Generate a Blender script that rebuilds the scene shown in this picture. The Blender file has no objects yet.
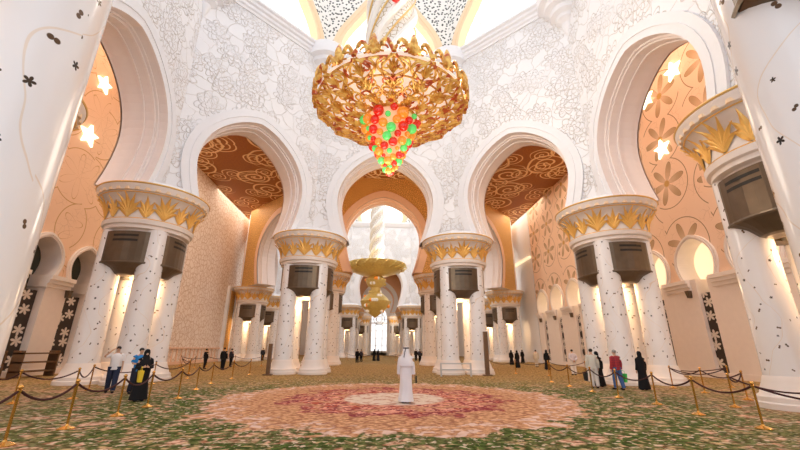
import bpy, bmesh, math, random
from mathutils import Vector, Matrix, geometry
random.seed(7)
PI = math.pi
S = bpy.context.scene
COL = S.collection
R = math.radians

# ------------------------------------------------------------------ camera, world, sun, exposure
CAMX, CAMZ = -0.41, 1.7
cam = bpy.data.objects.new('camera', bpy.data.cameras.new('camera'))
COL.objects.link(cam)
cam.data.sensor_width = 36.0
cam.data.lens = 375 / 800 * 36
cam.data.clip_end = 400
cam.matrix_world = (Matrix.Translation((CAMX, 0, CAMZ)) @ Matrix.Rotation(R(-3.2), 4, 'Z') @
                    Matrix.Rotation(R(90 + 18.31), 4, 'X') @ Matrix.Rotation(R(0.33), 4, 'Z'))
S.camera = cam
W = bpy.data.worlds.new('daylight'); S.world = W; W.use_nodes = True
W.node_tree.nodes['Background'].inputs[0].default_value = (0.87, 0.92, 1.0, 1)
W.node_tree.nodes['Background'].inputs[1].default_value = 1.25
S.view_settings.view_transform = 'Standard'; S.view_settings.look = 'None'
S.view_settings.gamma = 1; S.view_settings.use_curve_mapping = False
S.view_settings.exposure = 0.22
S.cycles.use_denoising = True
S.cycles.max_bounces = 6; S.cycles.diffuse_bounces = 5; S.cycles.glossy_bounces = 3
S.cycles.sample_clamp_indirect = 6

# ------------------------------------------------------------------ node helpers
class NT:
    def __init__(s, name, rough=0.5, metal=0.0, spec=0.5):
        s.m = bpy.data.materials.new(name); s.m.use_nodes = True
        s.t = s.m.node_tree; s.b = s.t.nodes['Principled BSDF']
        s.b.inputs['Roughness'].default_value = rough
        s.b.inputs['Metallic'].default_value = metal
        s.b.inputs['Specular IOR Level'].default_value = spec
    def n(s, typ, **kw):
        o = s.t.nodes.new(typ)
        for k, v in kw.items(): setattr(o, k, v)
        return o
    def put(s, sock, v):
        if hasattr(v, 'is_output'): s.t.links.new(v, sock)
        else:
            if isinstance(v, (tuple, list)) and len(v) == 3 and sock.type == 'RGBA': v = (*v, 1)
            sock.default_value = v
    def math(s, op, a, b=0.0, c=0.0):
        o = s.n('ShaderNodeMath', operation=op)
        s.put(o.inputs[0], a); s.put(o.inputs[1], b); s.put(o.inputs[2], c)
        return o.outputs[0]
    def vm(s, op, a, b=(0, 0, 0), out=0):
        o = s.n('ShaderNodeVectorMath', operation=op)
        s.put(o.inputs[0], a)
        if op == 'SCALE': s.put(o.inputs[3], b)
        else: s.put(o.inputs[1], b)
        return o.outputs[out]
    def uv(s): return s.n('ShaderNodeUVMap').outputs[0]
    def obj(s): return s.n('ShaderNodeTexCoord').outputs['Object']
    def xyz(s, v):
        o = s.n('ShaderNodeSeparateXYZ'); s.put(o.inputs[0], v); return o.outputs
    def comb(s, x, y, z=0.0):
        o = s.n('ShaderNodeCombineXYZ')
        for i, k in enumerate((x, y, z)): s.put(o.inputs[i], k)
        return o.outputs[0]
    def mix(s, f, a, b):
        o = s.n('ShaderNodeMix', data_type='RGBA')
        s.put(o.inputs[0], f); s.put(o.inputs[6], a); s.put(o.inputs[7], b)
        return o.outputs[2]
    def noise(s, v, scale, detail=3.0, dist=0.0, out=0):
        o = s.n('ShaderNodeTexNoise'); s.put(o.inputs['Vector'], v)
        o.inputs['Scale'].default_value = scale; o.inputs['Detail'].default_value = detail
        o.inputs['Distortion'].default_value = dist
        return o.outputs[out]
    def step(s, a, lo, hi):          # smooth ramp 0..1 between lo and hi
        o = s.n('ShaderNodeMapRange', interpolation_type='SMOOTHSTEP')
        s.put(o.inputs[0], a); s.put(o.inputs[1], lo); s.put(o.inputs[2], hi)
        return o.outputs[0]
    def line(s, a, w): return s.step(s.math('ABSOLUTE', a), w * 1.3, w * 0.6)
    def warp(s, v, scale, amt):
        nz = s.noise(v, scale, 2.0, 0, 1)
        return s.vm('ADD', v, s.vm('SCALE', s.vm('SUBTRACT', nz, (0.5, 0.5, 0.5)), amt))
    def cell(s, v, scale, rnd=1.0):   # voronoi cell -> local r, angle (with random phase), random value
        o = s.n('ShaderNodeTexVoronoi', voronoi_dimensions='2D')
        s.put(o.inputs['Vector'], v); o.inputs['Scale'].default_value = scale
        o.inputs['Randomness'].default_value = rnd
        d = s.vm('SUBTRACT', v, o.outputs['Position'])
        x = s.xyz(d)
        r = s.math('SQRT', s.math('ADD', s.math('MULTIPLY', x[0], x[0]), s.math('MULTIPLY', x[1], x[1])))
        rv = s.xyz(o.outputs['Color'])
        a = s.math('ADD', s.math('ARCTAN2', x[1], x[0]), s.math('MULTIPLY', rv[0], 6.28))
        return r, a, rv[1], rv[2]
    def petal(s, a, n, lo=0.45):      # 0..1 petal radius factor
        c = s.math('ABSOLUTE', s.math('COSINE', s.math('MULTIPLY', a, n / 2)))
        return s.math('MULTIPLY_ADD', c, 1 - lo, lo)
    def mx(s, a, b): return s.math('MAXIMUM', a, b)
    def edge(s, v, scale, w, rnd=1.0):
        o = s.n('ShaderNodeTexVoronoi', voronoi_dimensions='2D', feature='DISTANCE_TO_EDGE')
        s.put(o.inputs['Vector'], v); o.inputs['Scale'].default_value = scale
        o.inputs['Randomness'].default_value = rnd
        return s.step(o.outputs['Distance'], w * scale * 1.3, w * scale * 0.5)
    def bump(s, h, strength=0.5, dist=0.05):
        o = s.n('ShaderNodeBump'); s.put(o.inputs['Height'], h)
        o.inputs['Strength'].default_value = strength; o.inputs['Distance'].default_value = dist
        s.t.links.new(o.outputs[0], s.b.inputs['Normal'])
    def color(s, c): s.put(s.b.inputs['Base Color'], c); return s
    def emit(s, c, k):
        s.put(s.b.inputs['Emission Color'], c); s.put(s.b.inputs['Emission Strength'], k); return s

M = {}
def flat(name, c, rough=0.6, metal=0.0, spec=0.4, var=0.0):
    t = NT(name, rough, metal, spec)
    if var:
        nz = t.noise(t.obj(), 3.0, 4)
        t.color(t.mix(nz, tuple(k * (1 - var) for k in c), tuple(min(1, k * (1 + var)) for k in c)))
    else: t.color(c)
    M[name] = t.m; return t.m

WHITE = (0.84, 0.835, 0.86)
def m_relief():       # white wall carved with large blossoms
    t = NT('relief_wall', 0.55); v = t.warp(t.uv(), 0.6, 0.5)
    r, a, r1, r2 = t.cell(v, 0.55)
    L = 0.0; H = 0.0
    for k, (Rr, n, w) in enumerate(((1.0, 8, 0.022), (0.78, 7, 0.022), (0.54, 6, 0.022), (0.28, 5, 0.02))):
        e = t.math('MULTIPLY', t.petal(t.math('ADD', a, k * 0.7), n, 0.62), Rr)
        d = t.math('SUBTRACT', r, e)
        L = t.mx(L, t.line(d, w)); H = t.math('ADD', H, t.step(d, 0.06, -0.06))
    ve = t.edge(t.warp(t.uv(), 1.1, 0.8), 0.9, 0.018)
    L = t.mx(L, t.math('MULTIPLY', ve, 0.8))
    br = t.noise(t.uv(), 0.25, 2)
    L = t.math('MULTIPLY', L, t.step(br, 0.2, 0.55))
    t.color(t.mix(t.math('MULTIPLY', L, 0.5), t.mix(br, (0.84, 0.835, 0.86), (0.92, 0.91, 0.92)), (0.62, 0.50, 0.38)))
    t.bump(t.math('SUBTRACT', t.math('MULTIPLY', H, 0.5), L), 0.8, 0.09); M['relief'] = t.m
m_relief()
def m_cream():        # cream side wall densely carved with vines
    t = NT('cream_wall', 0.6); v = t.warp(t.uv(), 0.9, 0.6)
    L = t.edge(v, 1.5, 0.05)
    r, a, r1, r2 = t.cell(v, 1.0)
    L = t.mx(L, t.line(t.math('SUBTRACT', r, t.math('MULTIPLY', t.petal(a, 6), 0.4)), 0.05))
    t.color(t.mix(t.math('MULTIPLY', L, 0.55), (0.93, 0.82, 0.75), (0.50, 0.30, 0.15)))
    t.bump(L, -0.5, 0.06); M['cream'] = t.m
m_cream()
def m_tan(name, base, filled):
    t = NT(name, 0.65); v = t.uv()
    r, a, r1, r2 = t.cell(v, 0.235, 0.45)
    ring = t.line(t.math('SUBTRACT', r, 2.0), 0.035)
    P = t.math('MULTIPLY', t.math('POWER', t.petal(a, 6, 0.08), 1.7), 1.7)
    d = t.math('SUBTRACT', r, P)
    fine = t.edge(t.warp(v, 3, 0.2), 2.2, 0.012)
    fine = t.math('MULTIPLY', fine, t.step(t.noise(v, 0.7, 1), 0.5, 0.62))
    if filled:
        inner = t.step(d, 0.04, -0.04)
        shade = t.math('MULTIPLY', inner, t.math('MULTIPLY_ADD', t.step(r, 0.0, 1.5), 0.45, 0.3))
        c = t.mix(shade, base, (0.36, 0.22, 0.08))
        c = t.mix(t.step(r, 0.32, 0.2), c, (0.62, 0.36, 0.10))
        c = t.mix(t.math('MULTIPLY', t.mx(ring, t.line(d, 0.03)), 0.9), c, (0.30, 0.17, 0.07))
    else:
        c = t.mix(t.math('MULTIPLY', t.mx(ring, t.line(d, 0.035)), 0.85), base, (0.55, 0.31, 0.08))
    c = t.mix(t.math('MULTIPLY', fine, 0.5), c, (0.5, 0.3, 0.15))
    t.color(c); M[name] = t.m
m_tan('tan_left', (0.90, 0.64, 0.46), False)
m_tan('tan_right', (0.92, 0.67, 0.50), True)
def m_gold_wall():
    t = NT('gold_wall', 0.55)
    v = t.uv(); n1 = t.noise(v, 6, 3); e = t.edge(t.warp(v, 3, 0.25), 4.5, 0.035)
    c = t.mix(n1, (0.72, 0.38, 0.09), (0.88, 0.56, 0.20))
    t.color(t.mix(t.math('MULTIPLY', e, 0.6), c, (0.30, 0.12, 0.02))); t.bump(e, -0.5, 0.05); M['gold_wall'] = t.m
m_gold_wall()
def m_ceiling():
    t = NT('scroll_ceiling', 0.6); v = t.warp(t.uv(), 0.3, 0.8)
    L = 0.0
    for sc, off in ((0.20, 0.0), (0.33, 17.3)):
        r, a, r1, r2 = t.cell(t.vm('ADD', v, (off, off, 0)), sc)
        sp = t.math('FRACT', t.math('ADD', t.math('DIVIDE', r, 0.55 / sc * 0.33), t.math('DIVIDE', a, 6.283)))
        ln = t.line(t.math('SUBTRACT', sp, 0.5), 0.14)
        L = t.mx(L, t.math('MULTIPLY', ln, t.step(r, 0.50 / sc, 0.46 / sc)))
    n1 = t.noise(t.uv(), 5, 4)
    c = t.mix(n1, (0.20, 0.05, 0.004), (0.47, 0.165, 0.015))
    t.color(t.mix(L, c, (0.92, 0.66, 0.36))); t.bump(L, 0.6, 0.08); M['ceiling'] = t.m
m_ceiling()
def m_jali():
    t = NT('jali', 0.6)
    o = t.n('ShaderNodeTexVoronoi', voronoi_dimensions='2D'); t.put(o.inputs['Vector'], t.uv())
    o.inputs['Scale'].default_value = 2.6
    f = t.step(o.outputs['Distance'], 0.30, 0.22)
    t.color(t.mix(f, (0.88, 0.85, 0.80), (0.05, 0.045, 0.04))); t.bump(f, -0.6, 0.1); M['jali'] = t.m
m_jali()
def m_column():       # white marble inlaid with small dark blossoms on trailing stems
    t = NT('inlaid_marble', 0.16, 0, 0.5)
    v = t.uv(); r, a, r1, r2 = t.cell(v, 1.9)
    size = t.math('MULTIPLY_ADD', r1, 0.035, 0.032)
    star = t.math('SUBTRACT', r, t.math('MULTIPLY', t.petal(a, 5, 0.35), size))
    leaf = t.math('SUBTRACT', r, t.math('MULTIPLY', t.math('POWER', t.petal(a, 2, 0.3), 1.6), t.math('MULTIPLY', size, 1.1)))
    isleaf = t.step(r2, 0.55, 0.56)
    d = t.math('ADD', t.math('MULTIPLY', star, t.math('SUBTRACT', 1.0, isleaf)), t.math('MULTIPLY', leaf, isleaf))
    fl = t.step(d, 0.006, -0.004)
    wv = t.warp(v, 0.5, 1.6)
    x = t.xyz(wv)
    st = t.math('SINE', t.math('MULTIPLY', t.math('ADD', x[0], t.math('MULTIPLY', t.math('SINE', t.math('MULTIPLY', x[1], 1.9)), 0.45)), 3.1))
    stem = t.line(st, 0.035)
    base = t.mix(t.noise(t.obj(), 1.2, 3), (0.84, 0.81, 0.81), (0.90, 0.88, 0.88))
    c = t.mix(t.math('MULTIPLY', stem, 0.55), base, (0.78, 0.60, 0.42))
    t.color(t.mix(fl, c, t.mix(r2, (0.015, 0.012, 0.01), (0.16, 0.09, 0.05)))); M['column'] = t.m
m_column()
def m_carpet():
    t = NT('carpet', 0.95, 0, 0.1)
    p = t.obj(); w = t.warp(p, 0.8, 0.6)
    x = t.xyz(p)
    dx = t.math('SUBTRACT', x[0], 0.25); dy = t.math('SUBTRACT', x[1], 14.9)
    r = t.math('SQRT', t.math('ADD', t.math('MULTIPLY', dx, dx), t.math('MULTIPLY', dy, dy)))
    ang = t.math('ARCTAN2', dy, dx)
    nz = t.noise(p, 1.3, 4); nf = t.noise(p, 7.0, 4); nm = t.noise(p, 3.2, 5, 0.6)
    # field: mottled ochre, rose and cream pile
    n12 = t.noise(p, 12.0, 3)
    field = t.mix(t.step(nf, 0.36, 0.62), (0.13, 0.08, 0.03), (0.62, 0.44, 0.24))
    pinkp = t.step(t.noise(t.vm('ADD', p, (9, 3, 0)), 1.1, 3, 0.8), 0.49, 0.56)
    field = t.mix(t.math('MULTIPLY', pinkp, 0.9), field, t.mix(t.step(nf, 0.35, 0.65), (0.45, 0.16, 0.09), (0.86, 0.58, 0.44)))
    gr, ga, g1, g2 = t.cell(w, 1.5)
    gl = t.step(t.math('SUBTRACT', gr, t.math('MULTIPLY', t.petal(ga, 5, 0.25), 0.40)), 0.05, -0.05)
    gv = t.edge(w, 1.5, 0.10)
    gv2 = t.step(nm, 0.52, 0.60)
    g = t.mx(t.math('MULTIPLY', gl, t.step(g1, 0.45, 0.5)), t.math('MULTIPLY', t.mx(gv, gv2), 0.9))
    g = t.math('MULTIPLY', g, t.step(n12, 0.26, 0.42))
    dens = t.step(r, 14.0, 8.0)
    dens = t.math('MULTIPLY_ADD', dens, 0.58, 0.42)
    green = t.mix(t.step(nf, 0.35, 0.65), (0.008, 0.04, 0.003), (0.09, 0.16, 0.03))
    field = t.mix(t.math('MULTIPLY', g, dens), field, green)
    far = t.step(x[1], 15.0, 26.0)
    field = t.mix(t.math('MULTIPLY', far, 0.75), field, t.mix(t.step(nf, 0.35, 0.65), (0.17, 0.10, 0.025), (0.60, 0.37, 0.13)))
    dark = t.step(t.noise(t.vm('ADD', p, (5, 5, 0)), 5.5, 3), 0.57, 0.63)
    field = t.mix(t.math('MULTIPLY', dark, 0.65), field, (0.05, 0.045, 0.015))
    cr = t.step(t.noise(t.vm('ADD', p, (2, 8, 0)), 6.0, 2), 0.60, 0.65)
    field = t.mix(t.math('MULTIPLY', cr, t.math('MULTIPLY_ADD', dens, 1.0, -0.25)), field, (0.88, 0.70, 0.56))
    # medallion
    lob = t.math('ABSOLUTE', t.math('SINE', t.math('MULTIPLY', ang, 8)))
    R1 = t.math('ADD', t.math('MULTIPLY_ADD', lob, 0.35, 6.05), t.math('MULTIPLY', t.math('SUBTRACT', nz, 0.5), 3.0))
    tan = t.mix(t.step(nf, 0.3, 0.7), (0.36, 0.15, 0.07), (0.82, 0.47, 0.27))
    tan = t.mix(t.math('MULTIPLY', t.step(n12, 0.60, 0.66), 0.5), tan, (0.25, 0.12, 0.06))
    tv = t.edge(t.vm('ADD', w, (3, 1, 0)), 1.9, 0.05)
    tan = t.mix(t.math('MULTIPLY', tv, t.math('MULTIPLY', t.step(nm, 0.42, 0.52), 0.75)), tan, (0.30, 0.11, 0.07))
    edgep = t.math('MULTIPLY', t.line(t.math('SUBTRACT', r, t.math('SUBTRACT', R1, 0.5)), 0.5), t.step(nm, 0.50, 0.58))
    tan = t.mix(t.math('MULTIPLY', edgep, 0.8), tan, (0.82, 0.62, 0.55))
    R2 = t.math('ADD', t.math('MULTIPLY_ADD', t.math('ABSOLUTE', t.math('SINE', t.math('MULTIPLY', ang, 6))), 0.35, 3.7),
                t.math('MULTIPLY', t.math('SUBTRACT', nz, 0.5), 2.6))
    red = t.mix(t.step(nm, 0.42, 0.54), (0.44, 0.08, 0.05), (0.80, 0.38, 0.28))
    er, ea, e1, e2 = t.cell(w, 1.6)
    red = t.mix(t.line(t.math('SUBTRACT', er, t.math('MULTIPLY', t.petal(ea, 6), 0.33)), 0.07), red, (0.22, 0.03, 0.05))
    red = t.mix(t.math('MULTIPLY', t.line(t.math('SUBTRACT', r, t.math('SUBTRACT', R2, 0.25)), 0.28), t.step(nf, 0.42, 0.52)), red, (0.24, 0.03, 0.05))
    ctr = t.mix(t.step(nm, 0.5, 0.6), (0.72, 0.58, 0.48), (0.50, 0.28, 0.22))
    redm = t.step(t.math('SUBTRACT', r, R2), 0.05, -0.05)
    redm = t.math('MULTIPLY', redm, t.math('MULTIPLY_ADD', t.step(t.noise(t.vm('ADD', p, (7, 2, 0)), 1.6, 3), 0.40, 0.50), 0.75, 0.25))
    m = t.mix(redm, tan, red)
    m = t.mix(t.step(t.math('ADD', r, t.math('MULTIPLY', nz, 0.3)), 2.02, 1.9), m, ctr)
    c = t.mix(t.step(t.math('SUBTRACT', r, R1), 0.08, -0.08), field, m)
    c = t.mix(0.14, c, (0.10, 0.06, 0.02)); t.color(c); t.bump(nf, 0.4, 0.02); M['carpet'] = t.m
m_carpet()
flat('white', WHITE, 0.5, var=0.03)
flat('soffit', (0.84, 0.76, 0.73), 0.5, var=0.03)  # pink cast of the warm lamp light put into the base colour
flat('peach', (0.85, 0.58, 0.42), 0.6, var=0.05)
flat('deep_peach', (0.78, 0.46, 0.27), 0.6, var=0.05)
flat('tan_band', (0.90, 0.68, 0.45), 0.6, var=0.04)
flat('cap_white', (0.86, 0.78, 0.73), 0.5, var=0.04)
flat('gold', (0.85, 0.50, 0.13), 0.35, 0.35, 0.6, var=0.15)
flat('gold_line', (0.80, 0.52, 0.18), 0.35, 0.5)
flat('brass', (0.72, 0.42, 0.12), 0.25, 0.9)
flat('bronze', (0.145, 0.105, 0.07), 0.35, 0.55, var=0.2)
flat('dark', (0.02, 0.016, 0.012), 0.5)
flat('rope', (0.05, 0.012, 0.014), 0.8)
flat('stone_base', (0.86, 0.76, 0.70), 0.5, var=0.05)
flat('glass_dark', (0.05, 0.055, 0.045), 0.15)
flat('wood_brown', (0.16, 0.085, 0.04), 0.5, var=0.2)
flat('steel', (0.55, 0.53, 0.52), 0.3, 0.8)
flat('skin', (0.62, 0.38, 0.26), 0.5); flat('hair', (0.02, 0.015, 0.012), 0.6); flat('grey_hair', (0.30, 0.29, 0.28), 0.7)
def m_emit(name, c, k, base=None):
    t = NT(name, 0.5); t.color(base or c); t.emit(c, k); M[name] = t.m
m_emit('window_bright', (0.90, 0.95, 1.0), 0.85)
m_emit('star_light', (1.0, 0.88, 0.62), 3.0)
m_emit('lamp_glow', (1.0, 0.62, 0.25), 5.0)
m_emit('lunette_glow', (1.0, 0.80, 0.52), 0.75)
def m_window():
    t = NT('stained_window', 0.3); v = t.warp(t.uv(), 1.0, 0.4)
    r, a, r1, r2 = t.cell(v, 0.55)
    L = t.line(t.math('SUBTRACT', r, t.math('MULTIPLY', t.petal(a, 6, 0.4), 0.8)), 0.06)
    L = t.mx(L, t.math('MULTIPLY', t.edge(v, 0.9, 0.035), 0.6))
    c = t.mix(L, (1.0, 0.985, 0.95), (0.78, 0.60, 0.28))
    t.color(c); t.emit(c, 0.9); M['window'] = t.m
m_window()
def m_grille():       # dark door leaf with pale blossoms
    t = NT('flower_grille', 0.4); r, a, r1, r2 = t.cell(t.uv(), 0.95, 0.6)
    f = t.step(t.math('SUBTRACT', r, t.math('MULTIPLY', t.petal(a, 6, 0.25), 0.42)), 0.02, -0.02)
    t.color(t.mix(f, (0.03, 0.018, 0.012), (0.75, 0.68, 0.62))); M['grille'] = t.m
m_grille()
def m_chand():        # gilt openwork, picked out in red and amber
    t = NT('gilt', 0.3, 0.35, 0.6)
    n = t.noise(t.obj(), 3.5, 3)
    c = t.mix(t.step(n, 0.35, 0.65), (0.62, 0.26, 0.03), (0.95, 0.62, 0.16))
    n2 = t.noise(t.vm('ADD', t.obj(), (4, 4, 4)), 2.2, 2)
    t.color(t.mix(t.step(n2, 0.55, 0.62), c, (0.55, 0.10, 0.02))); M['gilt'] = t.m
m_chand()
flat('bright_gilt', (0.95, 0.66, 0.22), 0.35, 0.25, 0.6, var=0.25)
def m_shaft():
    t = NT('crystal_shaft', 0.25, 0.0, 0.7)
    e = t.edge(t.uv(), 3.2, 0.018)
    t.color(t.mix(e, (0.93, 0.88, 0.80), (0.45, 0.30, 0.12))); t.bump(e, -0.5, 0.04); M['shaft'] = t.m
m_shaft()
m_emit('lit_crystal', (1.0, 0.90, 0.78), 0.45, (0.9, 0.85, 0.78))
for nm, c in (('red', (0.72, 0.02, 0.01)), ('green', (0.12, 0.75, 0.16)), ('amber', (0.90, 0.30, 0.03)), ('clear', (0.85, 0.78, 0.66))):
    t = NT(nm + '_crystal', 0.12, 0, 0.8); t.color(c); t.emit(c, 0.25); M[nm] = t.m
def m_plaid():
    t = NT('plaid', 0.8); x = t.xyz(t.obj())
    a = t.step(t.math('SINE', t.math('MULTIPLY', x[2], 60)), 0.5, 0.7)
    b = t.step(t.math('SINE', t.math('MULTIPLY', x[0], 60)), 0.5, 0.7)
    t.color(t.mix(t.math('MULTIPLY', t.math('ADD', a, b), 0.4), (0.42, 0.03, 0.04), (0.12, 0.02, 0.05))); M['plaid'] = t.m
m_plaid()
m_emit('amber_cup', (1.0, 0.62, 0.34), 0.35, (0.92, 0.62, 0.38))
def cloth(c):
    key = 'cloth_%d_%d_%d' % tuple(int(k * 100) for k in c)
    return M.get(key) or flat(key, c, 0.85, 0, 0.2, var=0.12)

# ------------------------------------------------------------------ mesh helpers
class MB:
    def __init__(s): s.v = []; s.f = []; s.uv = []
    def quad(s, pts, uvs=None):
        i = len(s.v); s.v += [tuple(p) for p in pts]; s.f.append(tuple(range(i, i + len(pts))))
        s.uv.append(uvs or [(0, 0)] * len(pts))
    def grid(s, P, U=None, close=False):   # P[i][j] points, quads between
        i0 = len(s.v); n = len(P); m = len(P[0])
        for row in P: s.v += [tuple(p) for p in row]
        for i in range(n - 1):
            for j in range(m if close else m - 1):
                k = (j + 1) % m
                s.f.append((i0 + i * m + j, i0 + i * m + k, i0 + (i + 1) * m + k, i0 + (i + 1) * m + j))
                if U:
                    uk = U[i][k] if k else (2 * U[i][m - 1][0] - U[i][m - 2][0], U[i][0][1])
                    uk2 = U[i + 1][k] if k else (2 * U[i + 1][m - 1][0] - U[i + 1][m - 2][0], U[i + 1][0][1])
                    s.uv.append([U[i][j], uk, uk2, U[i + 1][j]])
                else: s.uv.append([(0, 0)] * 4)
    def lathe(s, prof, c=(0, 0), n=32, z0=0.0, a0=0.0, off=0.0):
        rm = max(p[0] for p in prof)
        P = [[(c[0] + r * math.cos(a0 + 2 * PI * j / n), c[1] + r * math.sin(a0 + 2 * PI * j / n), z + z0) for j in range(n)] for r, z in prof]
        U = [[(rm * 2 * PI * j / n + off, z) for j in range(n)] for r, z in prof]
        s.grid(P, U, True)
    def box(s, x0, x1, y0, y1, z0, z1, bottom_taper=0.0):
        t = bottom_taper
        b = [(x0 + t, y0 + t, z0), (x1 - t, y0 + t, z0), (x1 - t, y1 - t, z0), (x0 + t, y1 - t, z0)]
        u = [(x0, y0, z1), (x1, y0, z1), (x1, y1, z1), (x0, y1, z1)]
        s.quad(b[::-1]); s.quad(u)
        for i in range(4):
            j = (i + 1) % 4
            L = math.dist(b[i], b[j])
            s.quad([b[i], b[j], u[j], u[i]], [(0, z0), (L, z0), (L, z1), (0, z1)])
    def tube(s, pts, r, n=6, closed=False):
        pts = [Vector(p) for p in pts]; rings = []
        for i, p in enumerate(pts):
            a = pts[max(0, i - 1)]; b = pts[min(len(pts) - 1, i + 1)]
            if closed: a = pts[i - 1]; b = pts[(i + 1) % len(pts)]
            d = (b - a).normalized()
            q = Vector((0, 0, 1)) if abs(d.z) < 0.9 else Vector((1, 0, 0))
            e1 = d.cross(q).normalized(); e2 = d.cross(e1)
            rr = r(i / (len(pts) - 1)) if callable(r) else r
            rings.append([p + e1 * rr * math.cos(2 * PI * j / n) + e2 * rr * math.sin(2 * PI * j / n) for j in range(n)])
        if closed: rings.append(rings[0])
        s.grid(rings, None, True)
        if not closed:
            s.quad(rings[0][::-1]); s.quad(rings[-1])
    def ball(s, c, rad, n=10, m=7):
        rx, ry, rz = rad if isinstance(rad, tuple) else (rad,) * 3
        P = [[(c[0] + rx * math.sin(PI * i / m) * math.cos(2 * PI * j / n), c[1] + ry * math.sin(PI * i / m) * math.sin(2 * PI * j / n),
               c[2] + rz * math.cos(PI * i / m)) for j in range(n)] for i in range(m + 1)]
        s.grid(P, None, True)
    def xf(s, mat):
        s.v = [tuple(mat @ Vector(p)) for p in s.v]; return s
    def build(s, name, mat, parent=None, smooth=False, merge=True):
        me = bpy.data.meshes.new(name); me.from_pydata(s.v, [], s.f)
        uvl = me.uv_layers.new(name='UVMap')
        k = 0; flatuv = [c for f in s.uv for uv in f for c in uv]
        uvl.data.foreach_set('uv', flatuv)
        if merge:
            bm = bmesh.new(); bm.from_mesh(me); bmesh.ops.remove_doubles(bm, verts=bm.verts, dist=1e-4)
            bmesh.ops.recalc_face_normals(bm, faces=bm.faces) if smooth else None
            bm.to_mesh(me); bm.free()
        me.materials.append(M[mat] if isinstance(mat, str) else mat)
        if smooth:
            me.shade_smooth()
            try: me.set_sharp_from_angle(angle=R(38))
            except Exception: pass
        o = bpy.data.objects.new(name, me); COL.objects.link(o)
        if parent: o.parent = parent
        return o
def tag(o, label=None, cat=None, group=None, kind=None):
    if label: o['label'] = label
    if cat: o['category'] = cat
    if group: o['group'] = group
    if kind: o['kind'] = kind
    return o
def empty(name, loc, rz=0.0):
    o = bpy.data.objects.new(name, None); COL.objects.link(o); o.location = loc; o.rotation_euler = (0, 0, rz)
    o.empty_display_size = 0.2
    return o
KIDS = {}
def copy_tree(o, parent=None):
    c = o.copy(); COL.objects.link(c)
    if parent: c.parent = parent
    for ch in [x for x in list(o.children)]: copy_tree(ch, c)
    return c

# ------------------------------------------------------------------ structure: floor
f = MB(); f.quad([(-24, -3, 0), (24, -3, 0), (24, 125, 0), (-24, 125, 0)], [(-24, -3), (24, -3), (24, 125), (-24, 125)])
tag(f.build('floor', 'carpet'), 'vast green, ochre and red floral carpet covering the hall floor', kind='structure')

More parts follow.
